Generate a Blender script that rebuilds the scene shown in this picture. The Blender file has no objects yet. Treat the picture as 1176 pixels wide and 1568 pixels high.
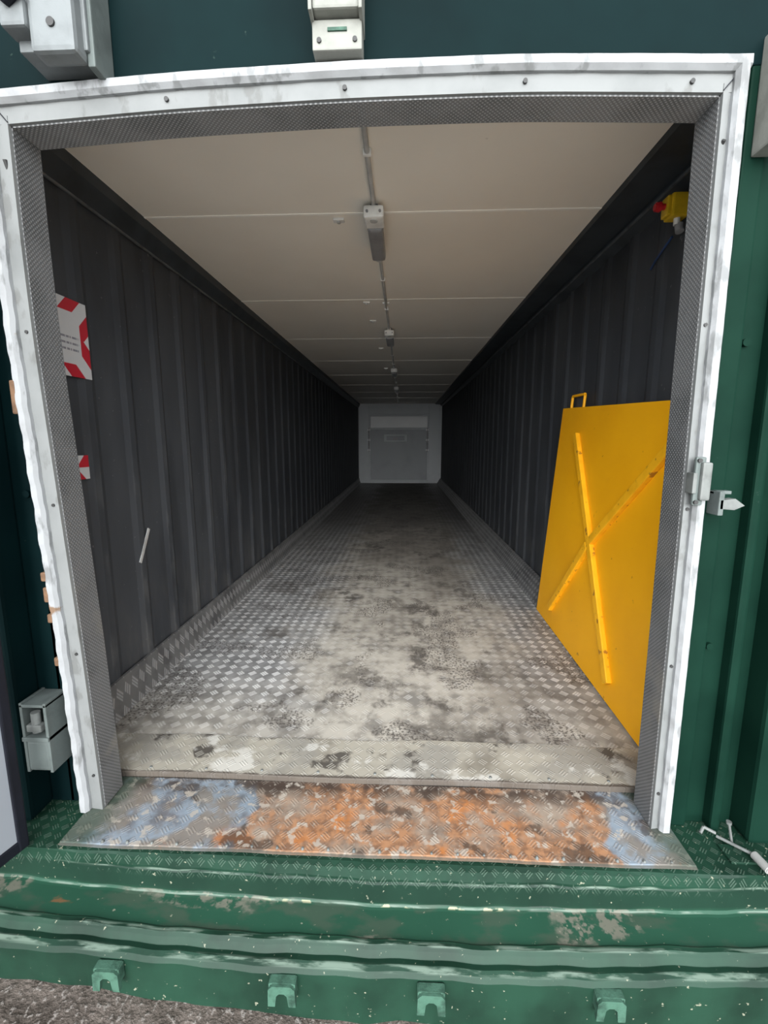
import bpy, bmesh, math, random
from mathutils import Vector, Matrix
random.seed(4)
scene = bpy.context.scene
scene.view_settings.view_transform = 'Standard'
scene.view_settings.look = 'None'
scene.view_settings.exposure = 0.0

# ------------------------------------------------------------ shader DSL
class S:
    def __init__(s, t, sock): s.t, s.s = t, sock
    def _m(s, op, *a, clamp=False):
        n = s.t.nodes.new('ShaderNodeMath'); n.operation = op; n.use_clamp = clamp
        for i, v in enumerate((s,) + a):
            if isinstance(v, S): s.t.links.new(v.s, n.inputs[i])
            else: n.inputs[i].default_value = v
        return S(s.t, n.outputs[0])
    def __add__(s, o): return s._m('ADD', o)
    def __radd__(s, o): return s._m('ADD', o)
    def __sub__(s, o): return s._m('SUBTRACT', o)
    def __rsub__(s, o): return (s._m('MULTIPLY', -1.0))._m('ADD', o)
    def __mul__(s, o): return s._m('MULTIPLY', o)
    def __rmul__(s, o): return s._m('MULTIPLY', o)
    def __truediv__(s, o): return s._m('DIVIDE', o)
    def abs(s): return s._m('ABSOLUTE')
    def floor(s): return s._m('FLOOR')
    def fract(s): return s._m('FRACT')
    def mod(s, o): return s._m('FLOORED_MODULO', o)
    def gt(s, o): return s._m('GREATER_THAN', o)
    def lt(s, o): return s._m('LESS_THAN', o)
    def mx(s, o): return s._m('MAXIMUM', o)
    def mn(s, o): return s._m('MINIMUM', o)
    def cos(s): return s._m('COSINE')
    def sqrt(s): return s._m('SQRT')
    def sat(s): return s._m('ADD', 0.0, clamp=True)
    def ss(s, a, b):
        n = s.t.nodes.new('ShaderNodeMapRange'); n.interpolation_type = 'SMOOTHSTEP'
        s.t.links.new(s.s, n.inputs[0])
        if a < b:
            n.inputs[1].default_value = a; n.inputs[2].default_value = b
            n.inputs[3].default_value = 0; n.inputs[4].default_value = 1
        else:
            n.inputs[1].default_value = b; n.inputs[2].default_value = a
            n.inputs[3].default_value = 1; n.inputs[4].default_value = 0
        return S(s.t, n.outputs[0])

class M:
    def __init__(s, name, rough=0.6, metal=0.0, spec=.5):
        s.m = bpy.data.materials.new(name); s.m.use_nodes = True
        s.t = s.m.node_tree; s.b = s.t.nodes['Principled BSDF']
        s.b.inputs['Roughness'].default_value = rough
        s.b.inputs['Metallic'].default_value = metal
        s.b.inputs['Specular IOR Level'].default_value = spec
        g = s.t.nodes.new('ShaderNodeNewGeometry')
        s.pos = g.outputs['Position']
        sp = s.t.nodes.new('ShaderNodeSeparateXYZ'); s.t.links.new(s.pos, sp.inputs[0])
        s.x, s.y, s.z = [S(s.t, sp.outputs[i]) for i in range(3)]
    def noise(s, scale, detail=4, stretch=(1,1,1), off=0.0, rough=0.55):
        mp = s.t.nodes.new('ShaderNodeMapping'); s.t.links.new(s.pos, mp.inputs[0])
        mp.inputs['Scale'].default_value = stretch
        mp.inputs['Location'].default_value = (off, off*1.7, off*.6)
        n = s.t.nodes.new('ShaderNodeTexNoise'); s.t.links.new(mp.outputs[0], n.inputs['Vector'])
        n.inputs['Scale'].default_value = scale; n.inputs['Detail'].default_value = detail
        n.inputs['Roughness'].default_value = rough
        return S(s.t, n.outputs[0])
    def mix(s, a, b, f):
        n = s.t.nodes.new('ShaderNodeMix'); n.data_type = 'RGBA'
        for v, i in ((a, 6), (b, 7)):
            if isinstance(v, S): s.t.links.new(v.s, n.inputs[i])
            else: n.inputs[i].default_value = (*v, 1)
        if isinstance(f, S): s.t.links.new(f.s, n.inputs[0])
        else: n.inputs[0].default_value = f
        return S(s.t, n.outputs[2])
    def col(s, c):
        if isinstance(c, S): s.t.links.new(c.s, s.b.inputs['Base Color'])
        else: s.b.inputs['Base Color'].default_value = (*c, 1)
        return s
    def rough(s, r): s.t.links.new(r.s, s.b.inputs['Roughness']); return s
    def bump(s, h, dist=0.002, strength=1.0):
        n = s.t.nodes.new('ShaderNodeBump'); s.t.links.new(h.s, n.inputs['Height'])
        n.inputs['Distance'].default_value = dist; n.inputs['Strength'].default_value = strength
        s.t.links.new(n.outputs[0], s.b.inputs['Normal']); return s

def tread(a, b, pitch, bars=3, half=.34, wide=.30):
    """tread-plate relief: alternating groups of short parallel bars"""
    p, q = a * (1/pitch), b * (1/pitch)
    par = (p.floor() + q.floor()).mod(2.0)
    fx, fy = p.fract() - 0.5, q.fract() - 0.5
    u = (fx + fy) * 0.7071; v = (fx - fy) * 0.7071
    uu = u * par + v * (1.0 - par); vv = v * par + u * (1.0 - par)
    w = 2*wide / bars
    ph = (vv * (2*math.pi/w) + (0 if bars % 2 else math.pi)).cos()
    bar = ph.ss(-.5, 0.5)
    group = uu.abs().ss(half, half-.08) * vv.abs().ss(wide, wide-.03)
    return bar * group, group

def simple(name, c, rough=.6, metal=0., var=.15, scale=8, bumpd=0.0, spec=.4):
    m = M(name, rough, metal, spec)
    n = m.noise(scale)
    dark = tuple(v*(1-var*2) for v in c)
    m.col(m.mix(dark, c, n.ss(.3, .6)))
    if bumpd: m.bump(m.noise(scale*6), bumpd)
    return m.m

# floor tread plate
m = M('tread_plate_floor', .5, .0, .4)
bars, grp = tread(m.x, m.y, 0.066, 3, .33, .27)
n1 = m.noise(2.3, 5); n2 = m.noise(9, 6, off=3); n3 = m.noise(3.6, 8, (1, .7, 1), off=9, rough=.65); n4 = m.noise(60, 3, off=1)
n5 = m.noise(1.1, 4, (1, .4, 1), off=27)
cent = ((m.x - 0.02) + (n1 - .5) * 0.9).abs().ss(0.85, 0.38)
dirt = (cent * (n2.ss(.25, .5) * .35 + .65)).sat()
near = m.y.ss(2.4, 1.7)
dirt = dirt.mx(near * n1.ss(.25, .45) * .85)
steel = m.mix((.19, .19, .19), (.32, .32, .32), n2.ss(.35, .65))
steel = m.mix(steel, (.80, .80, .80), (bars * .45 + grp * .42).sat() * (m.noise(5, 5, off=71).ss(.28, .55) * .7 + .3))
dc = m.mix((.23, .21, .18), (.46, .43, .375), n2.ss(.3, .62))
dc = m.mix(dc, (.56, .54, .50), (bars * .25 + grp * .10) * m.noise(4, 4, off=81).ss(.35, .6))
c = m.mix(steel, dc, dirt * .94)
c = m.mix(c, (.14, .12, .10), n5.ss(.45, .65) * cent * .55)
stain = n3.ss(.53, .63) * m.x.abs().ss(1.0, .4) * m.noise(16, 6, off=44).ss(.36, .54)
c = m.mix(c, (.045, .037, .032), stain * .72)
big = m.noise(2.4, 6, (1, .8, 1), off=52).ss(.58, .68) * m.noise(20, 5, off=46).ss(.30, .5)
c = m.mix(c, (.06, .05, .042), big * m.y.ss(5.5, 3.5) * .60)
prints = (m.noise(2.6, 3, off=93).ss(.54, .60)) * (m.noise(75, 2, off=5).ss(.50, .57))
c = m.mix(c, (.06, .05, .045), prints * .75)
c = m.mix(c, (.85, .84, .8), n4.ss(.68, .72) * .4)
c = m.mix(c, (.060, .058, .056), m.y.ss(2.8, 8.0) * .80)  # far floor darkened in colour, standing in for the dimmer light inside
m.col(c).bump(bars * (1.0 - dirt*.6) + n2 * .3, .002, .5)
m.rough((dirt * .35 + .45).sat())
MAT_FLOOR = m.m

m = M('tread_plate_dusty', .6, .0, .3)
bars, grp = tread(m.x, m.y, 0.050, 3)
n1 = m.noise(4, 5); n2 = m.noise(14, 6, off=3)
c = m.mix((.22, .20, .165), (.38, .355, .30), n1.ss(.3, .55))
c = m.mix(c, (.54, .52, .47), (bars * .40).sat())
c = m.mix(c, (.24, .23, .21), m.noise(3, 5, off=33).ss(.5, .6) * .6)
c = m.mix(c, (.05, .043, .038), (m.noise(4.5, 6, off=12).ss(.55, .60)) * (1.0 - bars*.7) * n2.ss(.35, .5) * .85)
c = m.mix(c, (.66, .65, .61), m.noise(6, 6, off=31).ss(.56, .62) * .6)
c = m.mix(c, (.075, .06, .05), (m.y + (n2-.5)*.03).ss(1.530, 1.520) * .9)
m.col(c).bump(bars + n2 * .2, .002, .6)
MAT_SILL = m.m

# rusty threshold
m = M('rusted_threshold', .65, .0, .25)
nb = m.noise(4.0, 8, off=2, rough=.62); nc = m.noise(14, 7, off=5); nd = m.noise(3.2, 6, (1, 1.6, 1), off=8); ne = m.noise(45, 4, off=2)
bars, grp = tread(m.x, m.y, 0.045, 3)
base = m.mix((.15, .115, .092), (.30, .24, .19), nc.ss(.3, .62))
rust = m.mix((.20, .10, .055), (.38, .19, .095), ne.ss(.35, .62))
rust = m.mix(rust, (.48, .17, .04), m.noise(7, 7, off=61, rough=.65).ss(.55, .66) * .8)
c = m.mix(base, rust, nb.ss(.42, .58) * .9)
blue = (m.x.ss(-.44, -.62) + m.x.ss(.62, .74) * .75 + (nd - .5)*1.9).ss(.45, .60)
bcol = m.mix((.11, .125, .145), (.22, .28, .34), nc.ss(.32, .58))
bcol = m.mix(bcol, (.18, .16, .135), m.noise(6, 5, off=14).ss(.46, .56) * .85)
c = m.mix(c, bcol, blue * .92)
c = m.mix(c, (.42, .15, .04), m.noise(5, 6, off=66).ss(.56, .62) * m.y.ss(1.32, 1.24) * .8)
dk = m.noise(7, 7, off=21).ss(.57, .62)
c = m.mix(c, (.045, .033, .027), dk * .7)
edge = m.y.ss(1.42, 1.49) * m.noise(9, 5, off=23).ss(.38, .50)
c = m.mix(c, (.05, .035, .028), edge * .9)
c = m.mix(c, (.40, .36, .31), (m.noise(24, 6, off=41).ss(.56, .63)) * .75)
c = m.mix(c, (.32, .28, .24), bars * .25)
ends = (m.x + (nc-.5)*.15)
c = m.mix(c, (.04, .07, .052), (ends.ss(-.96, -1.04) + ends.ss(.80, .88)).sat() * .75)
c = m.mix(c, (.06, .06, .05), m.y.ss(1.224, 1.220) * .8)
m.col(c).bump(nc + bars * .6, .002, .6)
MAT_RUST = m.m

def green_step():
    m = M('worn_green_step_paint', .5, spec=.25)
    n1 = m.noise(4, 6); n2 = m.noise(11, 7, (.6, 1.4, 1), off=4); n3 = m.noise(28, 6, (.3, 1.5, 1.5), off=8)
    c = m.mix((.0045, .020, .012), (.011, .043, .026), n1.ss(.3, .65))
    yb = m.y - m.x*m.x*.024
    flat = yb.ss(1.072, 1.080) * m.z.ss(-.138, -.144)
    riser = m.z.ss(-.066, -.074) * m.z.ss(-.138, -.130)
    c = m.mix(c, (.006, .022, .014), riser * .6)  # riser darkened in the paint to read as shaded
    c = m.mix(c, (.020, .078, .048), flat * .75)  # flat ledge lightened in the paint as if catching light
    c = m.mix(c, (.060, .075, .056), flat * n2.ss(.49, .62) * .5)
    blot = (m.noise(2.6, 7, (1, 2.0, 1), off=17)).ss(.55, .60) * m.noise(30, 6, off=2).ss(.45, .54)
    c = m.mix(c, (.17, .16, .13), flat * blot * .8)
    def line(y0, z0, w):
        d = ((yb - y0)*(yb - y0) + (m.z - z0)*(m.z - z0)).sqrt()
        return d.ss(w, w * .2)
    e = line(1.184, -.070, .007).mx(line(1.068, -.143, .008)).mx(line(1.024, -.168, .012)).mx(line(1.174, -.146, .005))
    c = m.mix(c, (.13, .18, .145), e * n3.ss(.44, .58) * .9)
    c = m.mix(c, (.30, .30, .20), line(1.174, -.146, .006) * m.noise(22, 5, off=77).ss(.55, .6) * m.x.abs().ss(.5, .3))
    c = m.mix(c, (.28, .28, .21), m.noise(60, 5, off=7).ss(.67, .70) * .7)
    c = m.mix(c, (.17, .085, .04), flat * m.noise(4, 6, (.6, 2, 1), off=55).ss(.66, .69) * .8)
    tm = m.z.ss(-.10, -.07)
    bars, g = tread(m.x, m.y + m.z*.6, 0.034, 3)
    c = m.mix(c, (.055, .095, .070), bars * tm * .75)
    m.col(c).bump(n2 * .6 + bars * tm, .002, .8)
    return m.m
MAT_GSTEP = green_step()

def green(name, a, b, sc=3):
    m = M(name, .65, spec=.06)
    n = m.noise(sc, 5); n2 = m.noise(30, 5, off=6)
    c = m.mix(a, b, n.ss(.3, .65))
    c = m.mix(c, (.03, .05, .042), n2.ss(.70, .74) * .5)
    m.col(c).bump(m.noise(5, 2), .002, .3)
    return m.m
MAT_GREEN = green('dark_green_paint', (.0020, .0140, .0090), (.0040, .0215, .0138))
MAT_TEAL = green('dark_teal_paint', (.0010, .0072, .0082), (.0016, .0104, .0114))

m = M('white_sealant_frame', .5, spec=.2)
n = m.noise(6, 6); n2 = m.noise(22, 6, (1, 1, .4), off=3)
c = m.mix((.235, .24, .245), (.30, .31, .32), n.ss(.3, .55))
c = m.mix(c, (.13, .135, .135), n2.ss(.53, .64) * .65)
c = m.mix(c, (.17, .10, .055), m.noise(5, 6, off=19).ss(.66, .69) * .9 * m.x.lt(-1.0))
m.col(c).bump(m.noise(18, 5), .004, .4)
MAT_WHITE = m.m
m = M('white_frame_flange', .5, spec=.2)
c = m.mix((.150, .158, .158), (.192, .200, .200), m.noise(4, 6).ss(.3, .6))
m.col(m.mix(c, (.10, .10, .095), m.noise(18, 6, (1, 1, .5), off=5).ss(.58, .67) * .5))
MAT_FLANGE = m.m

def studded(name, top):
    m = M(name, .5, .0, .25)
    pit = .0135
    a = (m.x if top else m.y) * (1/pit); b = (m.y if top else m.z) * (1/pit)
    def dots(ox, oy):
        fx = (a + ox).fract() - .5; fy = (b + oy).fract() - .5
        return (fx*fx + fy*fy)
    d = dots(0, 0).mn(dots(.5, .5)).ss(.07, .03)
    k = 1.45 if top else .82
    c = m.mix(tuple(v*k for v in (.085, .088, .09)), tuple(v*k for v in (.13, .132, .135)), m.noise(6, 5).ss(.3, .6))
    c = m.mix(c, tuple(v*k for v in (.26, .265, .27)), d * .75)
    c = m.mix(c, (.20, .185, .16), m.noise(5, 6, off=8).ss(.5, .65) * m.z.ss(1.2, .2) * .6)
    m.col(c).bump(d, .0015, .5)
    return m.m
MAT_STUD = studded('studded_grey_strip', False)
MAT_STUDT = studded('studded_grey_strip_head', True)

def wallmat(name, ridge):
    m = M(name, .6, spec=.22)
    n = m.noise(3, 5, (1, 1, .3)); n2 = m.noise(12, 6, (1, 1, .35), off=5)
    c = m.mix((.035, .039, .046), (.054, .059, .067), n.ss(.3, .65))
    r = (m.x - ridge).abs().ss(.004, .001)
    c = m.mix(c, (.12, .125, .13), r * n2.ss(.48, .66) * m.z.ss(1.5, .7) * .5)
    c = m.mix(c, (.025, .027, .03), m.noise(5, 6, (1, 1, .2), off=35).ss(.5, .65) * .5)
    c = m.mix(c, (.18, .18, .18), m.noise(40, 4, off=9).ss(.70, .73) * .5)
    c = m.mix(c, (.10, .098, .095), m.z.ss(.7, .15) * n2.ss(.4, .7) * .4)
    c = m.mix(c, (.022, .024, .028), m.y.ss(3.0, 9.0) * .5)  # light falloff down the walls painted into their colour
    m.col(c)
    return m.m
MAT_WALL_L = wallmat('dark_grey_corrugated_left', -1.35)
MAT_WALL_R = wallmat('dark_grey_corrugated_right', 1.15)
MAT_RAIL = simple('dark_rail_paint', (.034, .042, .050), .5, .0, .2, 6)
MAT_RAILE = simple('rail_edge_highlight', (.11, .12, .13), .5, .0, .3, 10)  # pale strips paint a highlight along the rail lips

m = M('cream_ceiling_panel', .5)
n = m.noise(1.5, 4)
c = m.mix((.85, .80, .72), (.89, .84, .76), n.ss(.3, .7))
c = m.mix(c, (.55, .52, .47), m.noise(55, 3, off=4).ss(.74, .77) * .5)
c = m.mix(c, (.42, .40, .37), m.y.ss(4.5, 11.0) * .6)  # deep end painted dimmer to carry the ceiling's light falloff
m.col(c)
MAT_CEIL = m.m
MAT_JOINT = simple('ceiling_joint_cover', (.97, .94, .88), .35, 0, .02)
MAT_CONDUIT = simple('grey_conduit_plastic', (.50, .50, .49), .4)
MAT_FITW = simple('white_fitting_plastic', (.85, .85, .83), .3)
MAT_FITG = simple('grey_fitting_plastic', (.26, .26, .27), .35)
m = M('kick_tread_plate', .5, .0, .3)
bars, grp = tread(m.y, m.z + m.x, 0.060, 3)
c = m.mix((.07, .07, .073), (.13, .13, .13), m.noise(6, 5).ss(.3, .6))
c = m.mix(c, (.30, .30, .30), (bars * .5 + grp*.3).sat())
m.col(c).bump(bars, .002, .6)
MAT_KICK = m.m
m = M('yellow_enamel', .5, spec=.3)
c = m.mix((.88, .40, .004), (.95, .45, .006), m.noise(2, 3).ss(.3, .7))
c = m.mix(c, (.30, .12, .02), m.noise(22, 6, off=6).ss(.69, .72) * .7)
m.col(c)
MAT_YEL = m.m
m = M('yellow_rib_worn', .5, spec=.3)
c = m.mix((.83, .40, .008), (.95, .47, .012), m.noise(12, 4).ss(.3, .6))
c = m.mix(c, (.30, .11, .02), m.noise(20, 6, off=16).ss(.60, .66) * .8)
m.col(c); MAT_YELR = m.m
MAT_BACK = simple('pale_bulkhead', (.38, .40, .42), .5, 0, .06, 1.5)
MAT_BACK2 = simple('pale_bulkhead_panel', (.26, .275, .29), .5, 0, .08, 1.5)
MAT_BACK3 = simple('white_bulkhead_panel', (.60, .61, .62), .4, 0, .04, 1.5)
MAT_RED = simple('red_plastic', (.60, .02, .03), .35)
MAT_YPL = simple('yellow_plastic', (.75, .48, .02), .35)
MAT_BLUE = simple('blue_plastic', (.02, .05, .14), .4)
MAT_STEEL = simple('galvanised_steel', (.14, .15, .145), .5, .0, .2, 20)
MAT_BRK = simple('cream_bracket_paint', (.24, .245, .222), .5, 0, .1, 14, .0008, .2)
MAT_BOX = simple('grey_green_lockbox_paint', (.11, .130, .126), .5, 0, .15, 10, .0008, .2)
MAT_BOX2 = simple('pale_grey_lockbox_paint', (.17, .185, .19), .5, 0, .15, 10, .0008, .2)
MAT_DARK = simple('black_rubber', (.008, .009, .014), .5, spec=.2)
MAT_SCREW = simple('dark_screw', (.03, .03, .03), .5, .0)
MAT_LUG = simple('pale_green_worn_lug', (.055, .125, .090), .5, 0, .3, 25, .001, .2)
MAT_DOORW = simple('white_door_skin', (.24, .26, .29), .5, 0, .05, 2, 0, .2)
MAT_FOAM = simple('orange_brown_foam', (.16, .09, .05), .8, 0, .2, 25, .002)
MAT_HANDLE = simple('white_handle_plastic', (.32, .32, .31), .4)

def signmat(name, y0, y1, z0, z1):
    m = M(name, .35)
    v = (m.z - z0) * (1/(z1-z0))
    b = (m.y - y0).mn(y1 - m.y).mn(m.z - z0).mn(z1 - m.z)
    border = b.lt(.050)
    st = ((m.y + m.z) * (1/.16)).fract().lt(.5)
    st2 = ((m.y - m.z) * (1/.16)).fract().lt(.5)
    up = v.gt(.5)
    stripe = st * (1.0 - up) + st2 * up
    c = m.mix((.50, .51, .53), (.42, .02, .035), border * stripe)
    lines = ((m.z) * (1/.024)).fract().lt(.35) * (m.y - y0 - .06).gt(0) * (y1 - .060 - m.y).gt(0) * (m.z - z0 - .09).gt(0) * (z0 + .17 - m.z).gt(0)
    w = m.noise(90, 2, (0.1, 1, .02)).gt(.45)
    c = m.mix(c, (.12, .12, .16), lines * w * .8)
    m.col(c)
    return m.m

m = M('gravel_ground', .6, spec=.3)
n = m.noise(14, 8); n2 = m.noise(70, 6, off=3)
c = m.mix((.060, .048, .040), (.14, .115, .10), n.ss(.35, .62))
c = m.mix(c, (.30, .27, .25), n2.ss(.56, .65) * .8)
bounce = m.mix((.42, .41, .38), (.55, .54, .51), n.ss(.3, .6))  # unseen pale ground behind the camera, added to bounce light onto the ceiling
c = m.mix(c, bounce, (m.y + n*.2).ss(.50, .20))
m.col(c).bump(n + n2, .015, .8)
MAT_GROUND = m.m

# ------------------------------------------------------------ mesh builder
class MB:
    def __init__(s): s.bm = bmesh.new(); s.mats = []
    def mi(s, mat):
        if mat not in s.mats: s.mats.append(mat)
        return s.mats.index(mat)
    def _add(s, tmp, mat, mtx=None):
        i = s.mi(mat)
        if mtx is not None: bmesh.ops.transform(tmp, matrix=mtx, verts=tmp.verts)
        me = bpy.data.meshes.new('t'); tmp.to_mesh(me); tmp.free()
        k = len(s.bm.faces); s.bm.from_mesh(me); bpy.data.meshes.remove(me)
        s.bm.faces.ensure_lookup_table()
        for f in s.bm.faces[k:]: f.material_index = i
    def box(s, x0, x1, y0, y1, z0, z1, mat, bev=0.0, mtx=None, seg=2):
        t = bmesh.new(); bmesh.ops.create_cube(t, size=1)
        for v in t.verts:
            v.co = Vector(((x0+x1)/2 + v.co.x*(x1-x0), (y0+y1)/2 + v.co.y*(y1-y0), (z0+z1)/2 + v.co.z*(z1-z0)))
        if bev: bmesh.ops.bevel(t, geom=t.edges[:], offset=bev, segments=seg, affect='EDGES', profile=.6)
        s._add(t, mat, mtx); return s
    def cyl(s, a, b, r, mat, r2=None, n=20, bev=0):
        a, b = Vector(a), Vector(b); d = b - a
        t = bmesh.new()
        bmesh.ops.create_cone(t, cap_ends=True, segments=n, radius1=r, radius2=r if r2 is None else r2, depth=d.length)
        if bev: bmesh.ops.bevel(t, geom=[e for e in t.edges if len(e.link_faces)==2 and abs(e.verts[0].co.z-e.verts[1].co.z)<1e-6], offset=bev, segments=2, affect='EDGES')
        q = Vector((0, 0, 1)).rotation_difference(d.normalized())
        s._add(t, mat, Matrix.Translation((a+b)/2) @ q.to_matrix().to_4x4()); return s
    def prism(s, prof, axis, a, b, mat, segs=1, closed=True, fn=None):
        t = bmesh.new(); rows = []
        for k in range(segs+1):
            w = a + (b-a)*k/segs; row = []
            for p, q in prof:
                co = {'x': (w, p, q), 'y': (p, w, q), 'z': (p, q, w)}[axis]
                if fn: co = fn(*co)
                row.append(t.verts.new(co))
            rows.append(row)
        L = len(prof); R = L if closed else L-1
        for k in range(segs):
            for j in range(R):
                t.faces.new((rows[k][j], rows[k][(j+1) % L], rows[k+1][(j+1) % L], rows[k+1][j]))
        if closed:
            t.faces.new(rows[0][::-1]); t.faces.new(rows[-1])
        bmesh.ops.recalc_face_normals(t, faces=t.faces)
        s._add(t, mat); return s
    def tube(s, pts, r, mat, n=10):
        for a, b in zip(pts, pts[1:]): s.cyl(a, b, r, mat, n=n)
        return s
    def done(s, name):
        me = bpy.data.meshes.new(name); s.bm.to_mesh(me); s.bm.free()
        for m_ in s.mats: me.materials.append(m_)
        o = bpy.data.objects.new(name, me); scene.collection.objects.link(o)
        return o

CH = 2.37; YB = 13.7; XL, XR = -1.35, 1.15
YE = 1.458         # rear end of frame reveal
Y0 = 1.49

# ------------------------------------------------------------ shell
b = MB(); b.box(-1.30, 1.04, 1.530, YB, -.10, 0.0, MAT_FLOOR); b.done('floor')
b = MB(); b.box(-1.42, 1.22, Y0, YB+.1, CH, CH+.10, MAT_CEIL); b.done('ceiling')
b = MB(); y = 2.385
while y < YB - .3:
    b.box(-1.30, .94, y-.008, y+.008, CH-.003, CH+.002, MAT_JOINT, .001); y += 1.355
b.done('trim_1')

def corr(xin, xout, name, mat):
    b = MB(); pitch = .287; yy = 1.93 - pitch*2
    prof = [(xout, 1.47)]
    while yy < YB:
        for dy, x in ((-.055, xout), (-.020, xin), (.020, xin), (.055, xout)):
            if yy + dy > 1.48: prof.append((x, min(yy+dy, YB+.02)))
        yy += pitch
    prof.append((xout, YB + .03))
    t = .03 if xout > 0 else -.03
    back = [(xout + t, p[1]) for p in (prof[-1], prof[0])]
    b.prism(prof + back, 'z', -.1, CH + .02, mat)
    return b.done(name)
corr(XL, XL - .011, 'wall_left', MAT_WALL_L)
corr(XR, XR + .010, 'wall_right', MAT_WALL_R)

b = MB(); b.prism([(-1.302, -.01), (-1.294, 0.0), (-1.338, .148), (-1.35, .150), (-1.36, -.01)], 'y', 1.50, YB, MAT_KICK)
b.cyl((-1.335, 3.62, .09), (-1.29, 3.62, .10), .012, MAT_STEEL)
b.done('baseboard_left')
b = MB(); b.prism([(1.042, -.01), (1.034, 0.0), (1.13, .148), (1.148, .150), (1.16, -.01)], 'y', 3.34, YB, MAT_KICK)
b.prism([(1.042, -.01), (1.034, 0.0), (1.13, .003), (1.148, .005), (1.16, -.01)], 'y', 1.50, 3.34, MAT_KICK)
b.done('baseboard_right')
b = MB(); b.prism([(-1.296, CH), (-1.296, CH-.05), (-1.345, CH-.115), (-1.392, CH-.115), (-1.392, CH)], 'y', Y0, YB, MAT_RAIL)
b.box(-1.352, -1.342, Y0, YB, CH-.122, CH-.112, MAT_RAILE, .002)
b.done('trim_2')
b = MB(); b.prism([(.94, CH), (.945, CH-.025), (1.105, CH-.035), (1.105, CH-.06), (1.19, CH-.10), (1.19, CH)], 'y', Y0, YB, MAT_RAIL)
b.box(1.098, 1.108, Y0, YB, CH-.066, CH-.054, MAT_RAILE, .002)
b.done('trim_3')

b = MB()
b.box(-1.42, 1.22, YB, YB+.1, -.1, CH+.1, MAT_BACK)
for x0, x1, z0, z1 in ((-1.32, -1.02, 0, CH), (.76, 1.08, 0, CH), (-1.02, .76, 2.05, CH), (-1.02, .76, 0, .06)):
    b.box(x0, x1, YB-.05, YB+.01, z0, z1, MAT_BACK, .006)
b.box(-.98, .72, YB-.04, YB+.01, 1.66, 2.00, MAT_BACK3, .01)
b.box(-.98, .72, YB-.035, YB+.01, .10, 1.60, MAT_BACK2, .01)
b.box(-.58, .12, YB-.09, YB-.03, 1.24, 1.47, MAT_BACK, .01)
b.box(-.50, .04, YB-.10, YB-.08, 1.29, 1.42, MAT_BACK2, .005)
b.box(-.30, -.16, YB-.115, YB-.09, 1.30, 1.37, MAT_FITG, .005)
for x in (-1.03, .72):
    b.cyl((x, YB-.08, .95), (x, YB-.08, 1.65), .022, MAT_FITG)
    for z in (1.0, 1.3, 1.6): b.box(x-.04, x+.04, YB-.1, YB-.03, z-.03, z+.03, MAT_BACK3, .004)
b.done('wall_back')

# ------------------------------------------------------------ sill, threshold, steps
b = MB()
b.prism([(1.515, -.02), (1.512, .004), (1.516, .007), (1.74, .004), (1.745, .0005), (1.745, -.02)], 'x', -1.296, 1.036, MAT_SILL, 60,
        fn=lambda x, y, z: (x, y + .004*math.sin(x*6) if y < 1.6 else y + .006*math.sin(x*5)+.004*math.sin(x*13), z))
for i in range(9): b.cyl((-.98+i*.22, 1.54, .005), (-.98+i*.22, 1.54, .010), .007, MAT_STEEL, r2=.004)
b.done('sill_tread_plate')

def wob(x, y, z):
    return (x, y, z + (.0018*math.sin(x*9)+.0012*math.sin(x*23+1)) * (1 if y < 1.4 else 0))
b = MB()
b.prism([(1.51, -.025), (1.51, -.014), (1.225, -.016), (1.217, -.020), (1.217, -.024), (1.3, -.025)], 'x', -1.105, .905, MAT_RUST, 40, fn=wob)
for i in range(24): b.cyl((-1.05+i*.082, 1.232, -.018), (-1.05+i*.082, 1.232, -.010), .006, MAT_STEEL, r2=.003, n=10)
b.done('threshold_plate')

def wob2(x, y, z):
    a = .0015*math.sin(x*7+y*20)+.001*math.sin(x*19)+.001*math.sin(x*41+2)
    bow = .024*x*x*min(1, max(0, (1.21-y)/.03))
    return (x, y + (a if y < 1.2 else 0) + bow, z + (a*.8 if y < 1.21 else 0))
b = MB()
prof = [(1.52, -.36), (1.52, -.026), (1.225, -.026), (1.207, -.026), (1.190, -.032), (1.183, -.060), (1.186, -.071), (1.181, -.076),
        (1.178, -.140), (1.173, -.147), (1.165, -.148), (1.085, -.150), (1.076, -.143), (1.064, -.143), (1.056, -.152),
        (1.046, -.168), (1.030, -.166), (1.018, -.172), (1.010, -.185), (1.012, -.36)]
b.prism(prof, 'x', -1.75, 1.75, MAT_GSTEP, 120, fn=wob2)
b.done('container_door_step')

for i, x in enumerate((-.82, -.32, .085, .56)):
    b = MB(); o = .024*x*x
    p = [(-.045, -.035), (-.043, .028), (-.030, .042), (.030, .042), (.043, .028), (.045, -.035), (.022, -.035), (.017, .005), (.008, .014), (-.008, .014), (-.017, .005), (-.022, -.035)]
    p = [(x + a*.85, -.222 + c*.85) for a, c in p]
    b.prism(p, 'y', .978+o, .990+o, MAT_LUG)
    b.box(x-.034, x+.034, .985+o, 1.009+o, -.197, -.186, MAT_LUG, .002)
    b.box(x-.037, x-.027, .985+o, 1.009+o, -.235, -.188, MAT_LUG, .002)
    b.box(x+.027, x+.037, .985+o, 1.009+o, -.235, -.188, MAT_LUG, .002)
    b.done('lashing_lug')

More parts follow.
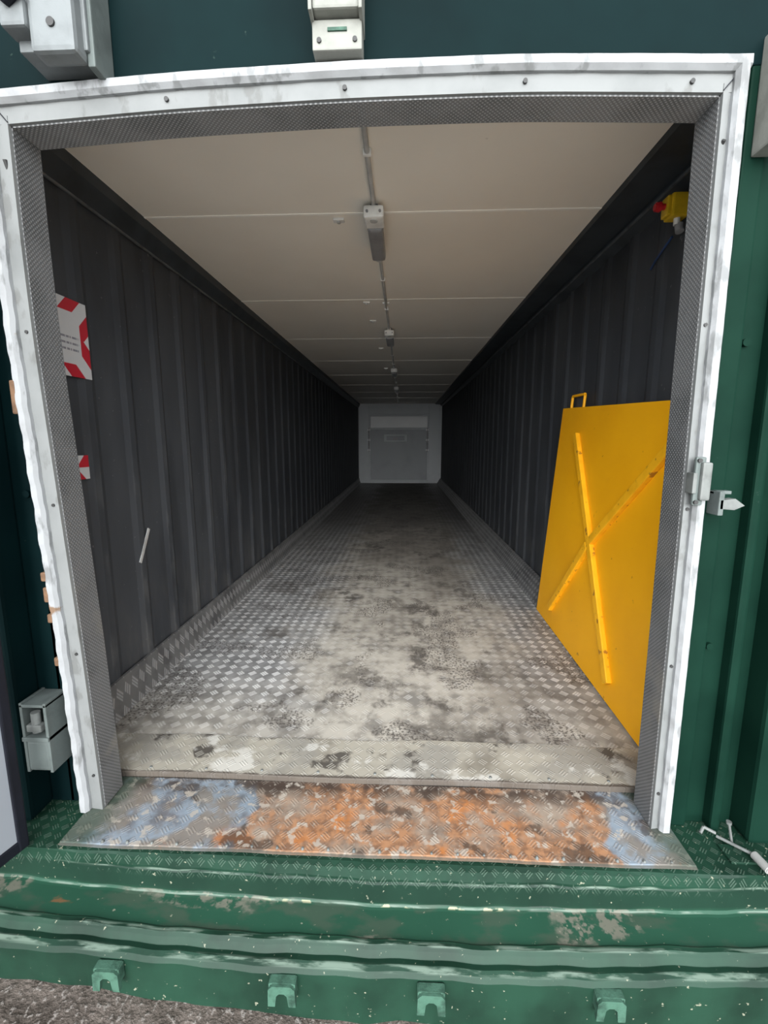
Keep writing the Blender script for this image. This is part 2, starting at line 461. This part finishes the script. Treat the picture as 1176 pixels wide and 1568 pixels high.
# ------------------------------------------------------------ door frame (old, slightly bowed)
FO_L, FI_L, FI_R, FO_R = -1.120, -1.050, .848, .897
ZT0, ZT1 = 2.172, 2.245
def interp(pts, v):
    if v <= pts[0][0]: return pts[0][1]
    for (a, fa), (c, fc) in zip(pts, pts[1:]):
        if v <= c:
            t = (v-a)/(c-a); return fa + (fc-fa)*t
    return pts[-1][1]
def smooth(pts, v, h=.12): return sum(interp(pts, v + h*k) for k in (-1, -.5, 0, .5, 1))/5
BX = [(0, .002), (.57, -.012), (1.07, -.032), (1.57, -.053), (1.9, -.056), (2.25, -.052)]
BXR = [(0, -.010), (1.2, -.016), (2.25, -.026)]
BZ = [(-1.12, -.036), (-.62, -.007), (-.16, .006), (.31, .008), (.765, -.006), (.92, -.012)]
def bend(x, y, z):
    if x < 0: x2 = x + smooth(BX, z) * max(0, min(1, (-x - .3)/.7))
    else: x2 = x + smooth(BXR, z) * max(0, min(1, (x - .3)/.5))
    wz = max(0, min(1, (z - 1.7)/.45))
    return (x2, y, z + smooth(BZ, x)*wz)
def rough(x, y, z):
    a = .0007*math.sin(z*31+x*17)+.0008*math.sin(z*87+x*59)
    return bend(x + a, y + a, z + a*.5)
b = MB()
b.prism([(FO_L, 1.36), (FI_L, 1.352), (FI_L, YE), (FO_L, YE)], 'z', -.013, ZT0+.02, MAT_FLANGE, 40, fn=bend)
b.prism([(FO_L-.004, 1.40), (FO_L-.006, 1.345), (FO_L+.002, 1.334), (FO_L+.020, 1.334), (FO_L+.028, 1.345), (FO_L+.028, 1.37)], 'z', -.012, ZT1, MAT_WHITE, 120, fn=rough)
b.prism([(FO_R, 1.36), (FI_R, 1.352), (FI_R, YE), (FO_R, YE)], 'z', -.013, ZT0+.02, MAT_FLANGE, 40, fn=bend)
b.prism([(FO_R+.006, 1.40), (FO_R+.008, 1.345), (FO_R, 1.334), (FO_R-.020, 1.334), (FO_R-.028, 1.345), (FO_R-.028, 1.37)], 'z', -.012, ZT1, MAT_WHITE, 120, fn=rough)
b.prism([(1.354, ZT0), (1.354, ZT1), (YE, ZT1), (YE, ZT0)], 'x', FO_L, FO_R, MAT_FLANGE, 60, fn=bend)
b.prism([(1.40, ZT1+.006), (1.345, ZT1+.008), (1.334, ZT1), (1.334, ZT1-.020), (1.345, ZT1-.030), (1.37, ZT1-.030)], 'x', FO_L-.004, FO_R+.006, MAT_WHITE, 120, fn=rough)
for xs, s in ((FI_R, 1), (FI_L, -1)):
    c0 = Vector(bend(xs + s*.022, 1.352, ZT0 + .030))
    mt = Matrix.Translation(c0) @ Matrix.Rotation(math.radians(-50*s), 4, 'Y')
    b.box(-.034, .034, -.002, .002, -.0012, .0012, MAT_DARK, 0, mt)
b.prism([(FI_L-.002, 1.364), (FI_L+.003, 1.364), (FI_L+.003, YE+.004), (FI_L-.002, YE+.004)], 'z', -.010, ZT0, MAT_STUD, 40, fn=bend)
b.prism([(FI_R-.003, 1.364), (FI_R+.002, 1.364), (FI_R+.002, YE+.004), (FI_R-.003, YE+.004)], 'z', -.010, ZT0, MAT_STUD, 40, fn=bend)
b.prism([(1.364, ZT0-.004), (1.364, ZT0+.002), (YE+.004, ZT0+.002), (YE+.004, ZT0-.004)], 'x', FI_L, FI_R, MAT_STUDT, 60, fn=bend)
for x in (-1.085, -.624, -.162, .314, .765):
    p = bend(x, 1.357, 2.195); b.cyl(p, (p[0], 1.348, p[2]), .006, MAT_SCREW, n=12)
for z in (2.05, 1.59, 1.07, .57, .12):
    p = bend(FI_L-.018, 1.360, z); b.cyl(p, (p[0], 1.350, z), .005, MAT_SCREW, n=12)
    p = bend(FI_R+.012, 1.360, z); b.cyl(p, (p[0], 1.350, z), .005, MAT_SCREW, n=12)
for z, h in ((1.40, .10), (.84, .03), (.78, .05), (.70, .03), (.55, .03)):
    p = bend(FO_L, 1.35, z)
    b.box(p[0]-.013, p[0]+.004, 1.333, 1.36, z-h/2, z+h/2, MAT_FOAM, .005)
b.done('door_frame')

b = MB()
b.box(-1.46, -1.138, 1.459, 1.50, -.026, 2.60, MAT_TEAL)
b.box(-1.14, -1.085, 1.463, 1.50, -.026, .50, MAT_TEAL)
b.box(-1.46, -1.188, 1.401, 1.46, -.026, 2.60, MAT_TEAL, .002)
b.box(-1.20, -1.145, 1.401, 1.46, -.026, .90, MAT_TEAL, .001)
b.box(-1.46, -1.265, 1.30, 1.402, -.022, 2.60, MAT_TEAL, .012)
for z in (.3, 1.1, 1.9): b.cyl((-1.22, 1.405, z), (-1.22, 1.39, z), .012, MAT_TEAL)
b.done('corner_post_left')
b = MB()
b.box(.903, 1.25, 1.402, 1.50, -.024, 2.60, MAT_GREEN, .002)
b.box(.878, .965, 1.459, 1.50, -.022, 2.4, MAT_GREEN)
b.box(.906, .965, 1.378, 1.403, -.022, 2.60, MAT_GREEN, .006)
b.box(1.035, 1.065, 1.36, 1.41, -.022, 2.60, MAT_GREEN, .008)
b.box(1.125, 1.32, 1.315, 1.50, -.022, 2.60, MAT_GREEN, .014)
for z in (.62, 1.55): b.cyl((.985, 1.405, z), (.985, 1.39, z), .011, MAT_GREEN)
b.done('corner_post_right')
b = MB()
b.box(-1.46, 1.32, 1.403, 1.495, 2.208, 2.62, MAT_TEAL, .003)
b.box(-1.46, 1.32, 1.375, 1.41, 2.238, 2.62, MAT_TEAL, .004)
b.done('header_beam')

b = MB()
b.box(-.240, -.112, 1.315, 1.374, 2.262, 2.330, MAT_BRK, .004)
b.box(-.234, -.118, 1.290, 1.374, 2.335, 2.520, MAT_BRK, .006)
b.box(-.243, -.234, 1.280, 1.374, 2.325, 2.520, MAT_BRK, .002)
b.box(-.118, -.109, 1.280, 1.374, 2.325, 2.520, MAT_BRK, .002)
b.box(-.200, -.150, 1.311, 1.317, 2.302, 2.310, MAT_LUG, .001)
for x in (-.222, -.130):
    b.cyl((x, 1.318, 2.283), (x, 1.311, 2.283), .006, MAT_SCREW, n=12)
    b.cyl((x, 1.292, 2.365), (x, 1.286, 2.365), .006, MAT_SCREW, n=12)
b.done('header_bracket')

b = MB(); dx = -.035
b.box(-.955+dx, -.775+dx, 1.28, 1.374, 2.255, 2.50, MAT_BOX2, .004)
b.box(-.965+dx, -.900+dx, 1.235, 1.29, 2.28, 2.34, MAT_BOX2, .008)
b.box(-.900+dx, -.785+dx, 1.245, 1.30, 2.230, 2.50, MAT_BOX2, .012)
b.box(-.785+dx, -.765+dx, 1.29, 1.374, 2.225, 2.50, MAT_BOX, .004)
b.cyl((-.945+dx, 1.23, 2.335), (-.905+dx, 1.215, 2.355), .022, MAT_DARK)
b.cyl((-.925+dx, 1.22, 2.355), (-.925+dx, 1.22, 2.42), .014, MAT_DARK)
b.box(-.97+dx, -.93+dx, 1.22, 1.28, 2.335, 2.38, MAT_DARK, .008)
b.cyl((-.84+dx, 1.246, 2.29), (-.84+dx, 1.240, 2.29), .010, MAT_SCREW)
b.done('header_lock_box')

b = MB()
b.box(.925, .995, 1.29, 1.378, 2.02, 2.30, MAT_BRK, .006)
b.box(.935, .985, 1.270, 1.295, 2.06, 2.20, MAT_BRK, .005)
b.done('post_hinge_bracket')

b = MB(); dx = -.008
b.box(.845+dx, .874+dx, 1.322, 1.334, 1.085, 1.225, MAT_BOX, .005)
b.box(.858+dx, .886+dx, 1.310, 1.326, 1.10, 1.21, MAT_STEEL, .006)
b.box(.838+dx, .850+dx, 1.316, 1.350, 1.12, 1.18, MAT_STEEL, .003)
for z in (1.095, 1.215): b.cyl((.853+dx, 1.323, z), (.853+dx, 1.316, z), .006, MAT_SCREW)
b.done('frame_latch_plate')

b = MB()
b.box(.915, .930, 1.325, 1.378, 1.055, 1.125, MAT_BOX, .003)
b.box(.915, .965, 1.350, 1.378, 1.115, 1.125, MAT_BOX, .002)
b.prism([(.920, 1.075), (.920, 1.100), (.960, 1.105), (.988, 1.085), (.960, 1.072)], 'y', 1.325, 1.352, MAT_STEEL)
b.cyl((.945, 1.35, 1.088), (.945, 1.378, 1.088), .012, MAT_BOX)
b.done('door_keeper')

b = MB()
b.box(-1.255, -1.245, 1.30, 1.400, .17, .42, MAT_BOX, .002)
b.box(-1.175, -1.165, 1.30, 1.400, .17, .42, MAT_BOX, .002)
b.box(-1.255, -1.165, 1.30, 1.400, .405, .415, MAT_BOX, .002)
b.box(-1.255, -1.165, 1.295, 1.400, .285, .300, MAT_BOX, .002)
b.box(-1.248, -1.170, 1.300, 1.400, .175, .285, MAT_BOX, .010)
b.cyl((-1.21, 1.31, .315), (-1.21, 1.31, .385), .014, MAT_STEEL)
b.box(-1.235, -1.185, 1.295, 1.32, .32, .345, MAT_STEEL, .004)
b.done('cam_lock_bracket')

b = MB(); L = 1.15
mt = Matrix.Translation((-1.205, 1.205, 0)) @ Matrix.Rotation(math.radians(-90 - 16), 4, 'Z')
b.box(0, L, -.06, -.004, -.012, 2.30, MAT_TEAL, .004, mt)
b.box(.020, L, -.006, .006, .02, 2.27, MAT_DOORW, .003, mt)
b.box(-.006, .024, -.012, .014, -.012, 2.29, MAT_DARK, .005, mt)
b.box(0, L, -.010, .012, -.014, .022, MAT_DARK, .004, mt)
for z in (.25, .95, 1.65, 2.1): b.cyl((-1.235, 1.215, z-.06), (-1.235, 1.215, z+.06), .014, MAT_TEAL)
b.done('container_door_leaf')

b = MB(); dy = .030; dx = .035
b.box(.990+dx, 1.08+dx, 1.245, 1.31, -.026, -.018, MAT_GSTEP, .002)
b.cyl((1.00+dx, 1.30+dy, -.010), (1.075+dx, 1.225+dy, -.006), .005, MAT_STEEL)
b.cyl((1.035+dx, 1.28+dy, -.012), (1.030+dx, 1.295+dy, .045), .004, MAT_STEEL)
b.cyl((1.030+dx, 1.295+dy, .042), (1.030+dx, 1.295+dy, .050), .008, MAT_STEEL)
b.cyl((1.066+dx, 1.232+dy, -.004), (1.072+dx, 1.175+dy, -.004), .0125, MAT_HANDLE, bev=.003)
b.tube([(.99, 1.34, -.010), (1.005, 1.350, .004), (1.035, 1.335, -.004)], .005, MAT_STEEL)
b.done('spring_bolt')

# ------------------------------------------------------------ yellow leaning steel barrier
b = MB()
H = 1.49; lean = math.atan2(.108, H); PW = 1.66
mt = Matrix.Translation((.988, 1.63, .010)) @ Matrix.Rotation(math.radians(-1.1), 4, 'Z') @ Matrix.Rotation(lean, 4, 'Y')
TN = .075
def yf(x, y, z):
    if z > H*.5: z = z - TN*(1 - y/PW)
    return tuple(mt @ Vector((x, y, z)))
def yprism(prof, x0, x1, mat): b.prism(prof, 'x', x0, x1, mat, 1, fn=yf)
yprism([(0, 0), (PW, 0), (PW, H), (0, H)], 0, .005, MAT_YEL)
yprism([(0, 0), (.03, 0), (.03, H), (0, H)], .005, .020, MAT_YEL)
yprism([(PW-.03, 0), (PW, 0), (PW, H), (PW-.03, H)], .005, .020, MAT_YEL)
yprism([(.03, H-.03), (PW-.03, H-.03), (PW-.03, H), (.03, H)], .005, .020, MAT_YEL)
yprism([(.03, 0), (PW-.03, 0), (PW-.03, .03), (.03, .03)], .005, .020, MAT_YEL)
def rib(p, q):
    (ya, za), (yb, zb) = p, q
    l = math.hypot(yb-ya, zb-za); a = math.atan2(zb-za, yb-ya)
    r = mt @ Matrix.Translation((0, (ya+yb)/2, (za+zb)/2)) @ Matrix.Rotation(a, 4, 'X')
    b.box(-.026, .001, -l/2, l/2, -.024, .024, MAT_YELR, .005, r)
rib((1.30, 1.30), (.42, .10))
rib((.20, 1.26), (.85, .71)); rib((.88, .68), (1.35, .13))
def P(x, y, z): return tuple(mt @ Vector((x, y, z)))
b.tube([P(.010, 1.30, H-.03), P(.010, 1.30, H+.055), P(.010, 1.305, H+.065), P(.010, 1.515, H+.070), P(.010, 1.52, H+.06), P(.010, 1.52, H-.03)], .009, MAT_YEL)
b.done('yellow_steel_barrier')

def sign(y0, y1, z0, z1, name):
    b = MB(); b.box(XL-.001, XL+.004, y0, y1, z0, z1, signmat('sign_print', y0, y1, z0, z1), .0008)
    b.done(name)
sign(1.60, 1.950, 1.53, 1.835, 'warning_sign')
sign(1.58, 1.875, 1.11, 1.21, 'warning_sign')
b = MB()
mt2 = Matrix.Translation((XL+.001, 2.235, .73)) @ Matrix.Rotation(math.radians(-32), 4, 'X')
b.box(-.003, .003, -.010, .010, -.095, .095, MAT_CONDUIT, .002, mt2)
b.done('adhesive_tape_strip')

b = MB()
b.box(1.085, 1.155, 2.035, 2.10, 2.175, 2.265, MAT_YPL, .008)
b.box(1.070, 1.088, 2.042, 2.093, 2.182, 2.258, MAT_YPL, .006)
b.cyl((1.076, 2.067, 2.222), (1.052, 2.067, 2.222), .012, MAT_RED)
b.cyl((1.055, 2.067, 2.222), (1.030, 2.067, 2.222), .020, MAT_RED, r2=.017, bev=.004)
b.cyl((1.12, 2.06, 2.178), (1.12, 2.06, 2.15), .012, MAT_FITW)
b.cyl((1.13, 2.06, 2.152), (1.13, 2.05, 2.12), .016, MAT_FITG)
b.done('emergency_stop_button')
b = MB()
b.tube([(1.147, 2.29, 2.06), (1.140, 2.24, 2.08), (1.140, 2.17, 2.11), (1.140, 2.12, 2.13)], .005, MAT_BLUE)
b.done('blue_cable')

XC = -.145
b = MB()
b.cyl((XC, Y0, CH-.012), (XC, YB-.05, CH-.012), .010, MAT_CONDUIT)
y = 1.9
while y < YB - .4:
    b.box(XC-.016, XC+.016, y-.008, y+.008, CH-.024, CH, MAT_FITW, .002); y += .68
b.done('ceiling_conduit')
for y in (2.26, 4.62, 6.98, 9.34):
    b = MB()
    b.box(XC-.047, XC+.047, y, y+.12, CH-.075, CH-.022, MAT_FITW, .010)
    b.cyl((XC, y+.04, CH-.078), (XC, y+.04, CH-.070), .018, MAT_CONDUIT)
    b.cyl((XC-.03, y, CH-.05), (XC-.03, y-.006, CH-.05), .006, MAT_FITG)
    b.cyl((XC+.03, y, CH-.05), (XC+.03, y-.006, CH-.05), .006, MAT_FITG)
    b.box(XC-.038, XC+.038, y+.115, y+.50, CH-.085, CH-.022, MAT_FITG, .016)
    b.cyl((XC, y+.50, CH-.05), (XC, y+.52, CH-.05), .030, MAT_CONDUIT)
    for yy in (y+.06, y+.42): b.box(XC-.02, XC+.02, yy-.02, yy+.02, CH-.03, CH, MAT_FITG, .002)
    b.done('ceiling_light_fitting')
for x, y in ((-.33, 2.44), (-.30, 3.80), (-.145, 3.82), (-.285, 4.35), (-.27, 5.6), (-.27, 7.1)):
    b = MB(); b.box(x-.028, x+.028, y-.018, y+.018, CH-.012, CH, MAT_FITW, .004)
    b.cyl((x, y, CH-.011), (x, y, CH-.020), .009, MAT_CONDUIT); b.done('ceiling_clip')

# ------------------------------------------------------------ ground
t = bmesh.new()
xs = [-40, -15, -6, -3] + [-2 + .1*i for i in range(41)] + [3, 6, 15, 40]
ys = [-40, -15, -6, -3, -1] + [-.5 + .1*i for i in range(19)] + [3, 8, 16, 30]
vs = []
for yv in ys:
    row = []
    for xv in xs:
        e = .045*max(0, min(1, (-xv - .2)/.9)) + .02*max(0, min(1, (xv - .6)/.6))
        n_ = .006*math.sin(xv*13+yv*7) + .005*math.sin(xv*29-yv*17) if abs(xv) < 3 else 0
        row.append(t.verts.new((xv, yv, -.336 + e + n_)))
    vs.append(row)
for j in range(len(ys)-1):
    for i in range(len(xs)-1):
        t.faces.new((vs[j][i], vs[j][i+1], vs[j+1][i+1], vs[j+1][i]))
me = bpy.data.meshes.new('ground'); t.to_mesh(me); t.free(); me.materials.append(MAT_GROUND)
for p in me.polygons: p.use_smooth = True
scene.collection.objects.link(bpy.data.objects.new('ground', me))

# ------------------------------------------------------------ light: hazy sky, extra brightness added low behind the camera to fill the interior
w = bpy.data.worlds.new('overcast_sky_fill'); scene.world = w; w.use_nodes = True
nt = w.node_tree; bg = nt.nodes['Background']
tc = nt.nodes.new('ShaderNodeTexCoord')
dp = nt.nodes.new('ShaderNodeVectorMath'); dp.operation = 'DOT_PRODUCT'
nt.links.new(tc.outputs['Generated'], dp.inputs[0]); dp.inputs[1].default_value = Vector((0, -1, .22)).normalized()
d = S(nt, dp.outputs['Value']).ss(.45, .97)
st = d * 6.9 + 1.0
nt.links.new(st.s, bg.inputs[1])
bg.inputs[0].default_value = (.95, .98, 1, 1)
sl = bpy.data.lights.new('fill_sun', 'SUN'); sl.energy = 3.0; sl.angle = math.radians(34); sl.color = (1, .985, .95)  # low wide sun, added to brighten the interior and back wall
so = bpy.data.objects.new('fill_sun', sl); scene.collection.objects.link(so)
so.rotation_euler = (math.radians(90 - 10), 0, math.radians(-2))

cam = bpy.data.cameras.new('camera'); co = bpy.data.objects.new('camera', cam); scene.collection.objects.link(co)
cam.sensor_fit = 'AUTO'; cam.sensor_width = 36; cam.lens = 700/1600*36
cam.clip_start = .02; cam.clip_end = 200
co.location = (0, 0, 1.27)
co.rotation_euler = (math.radians(90 - 9.01), 0, math.radians(2.42))
scene.camera = co
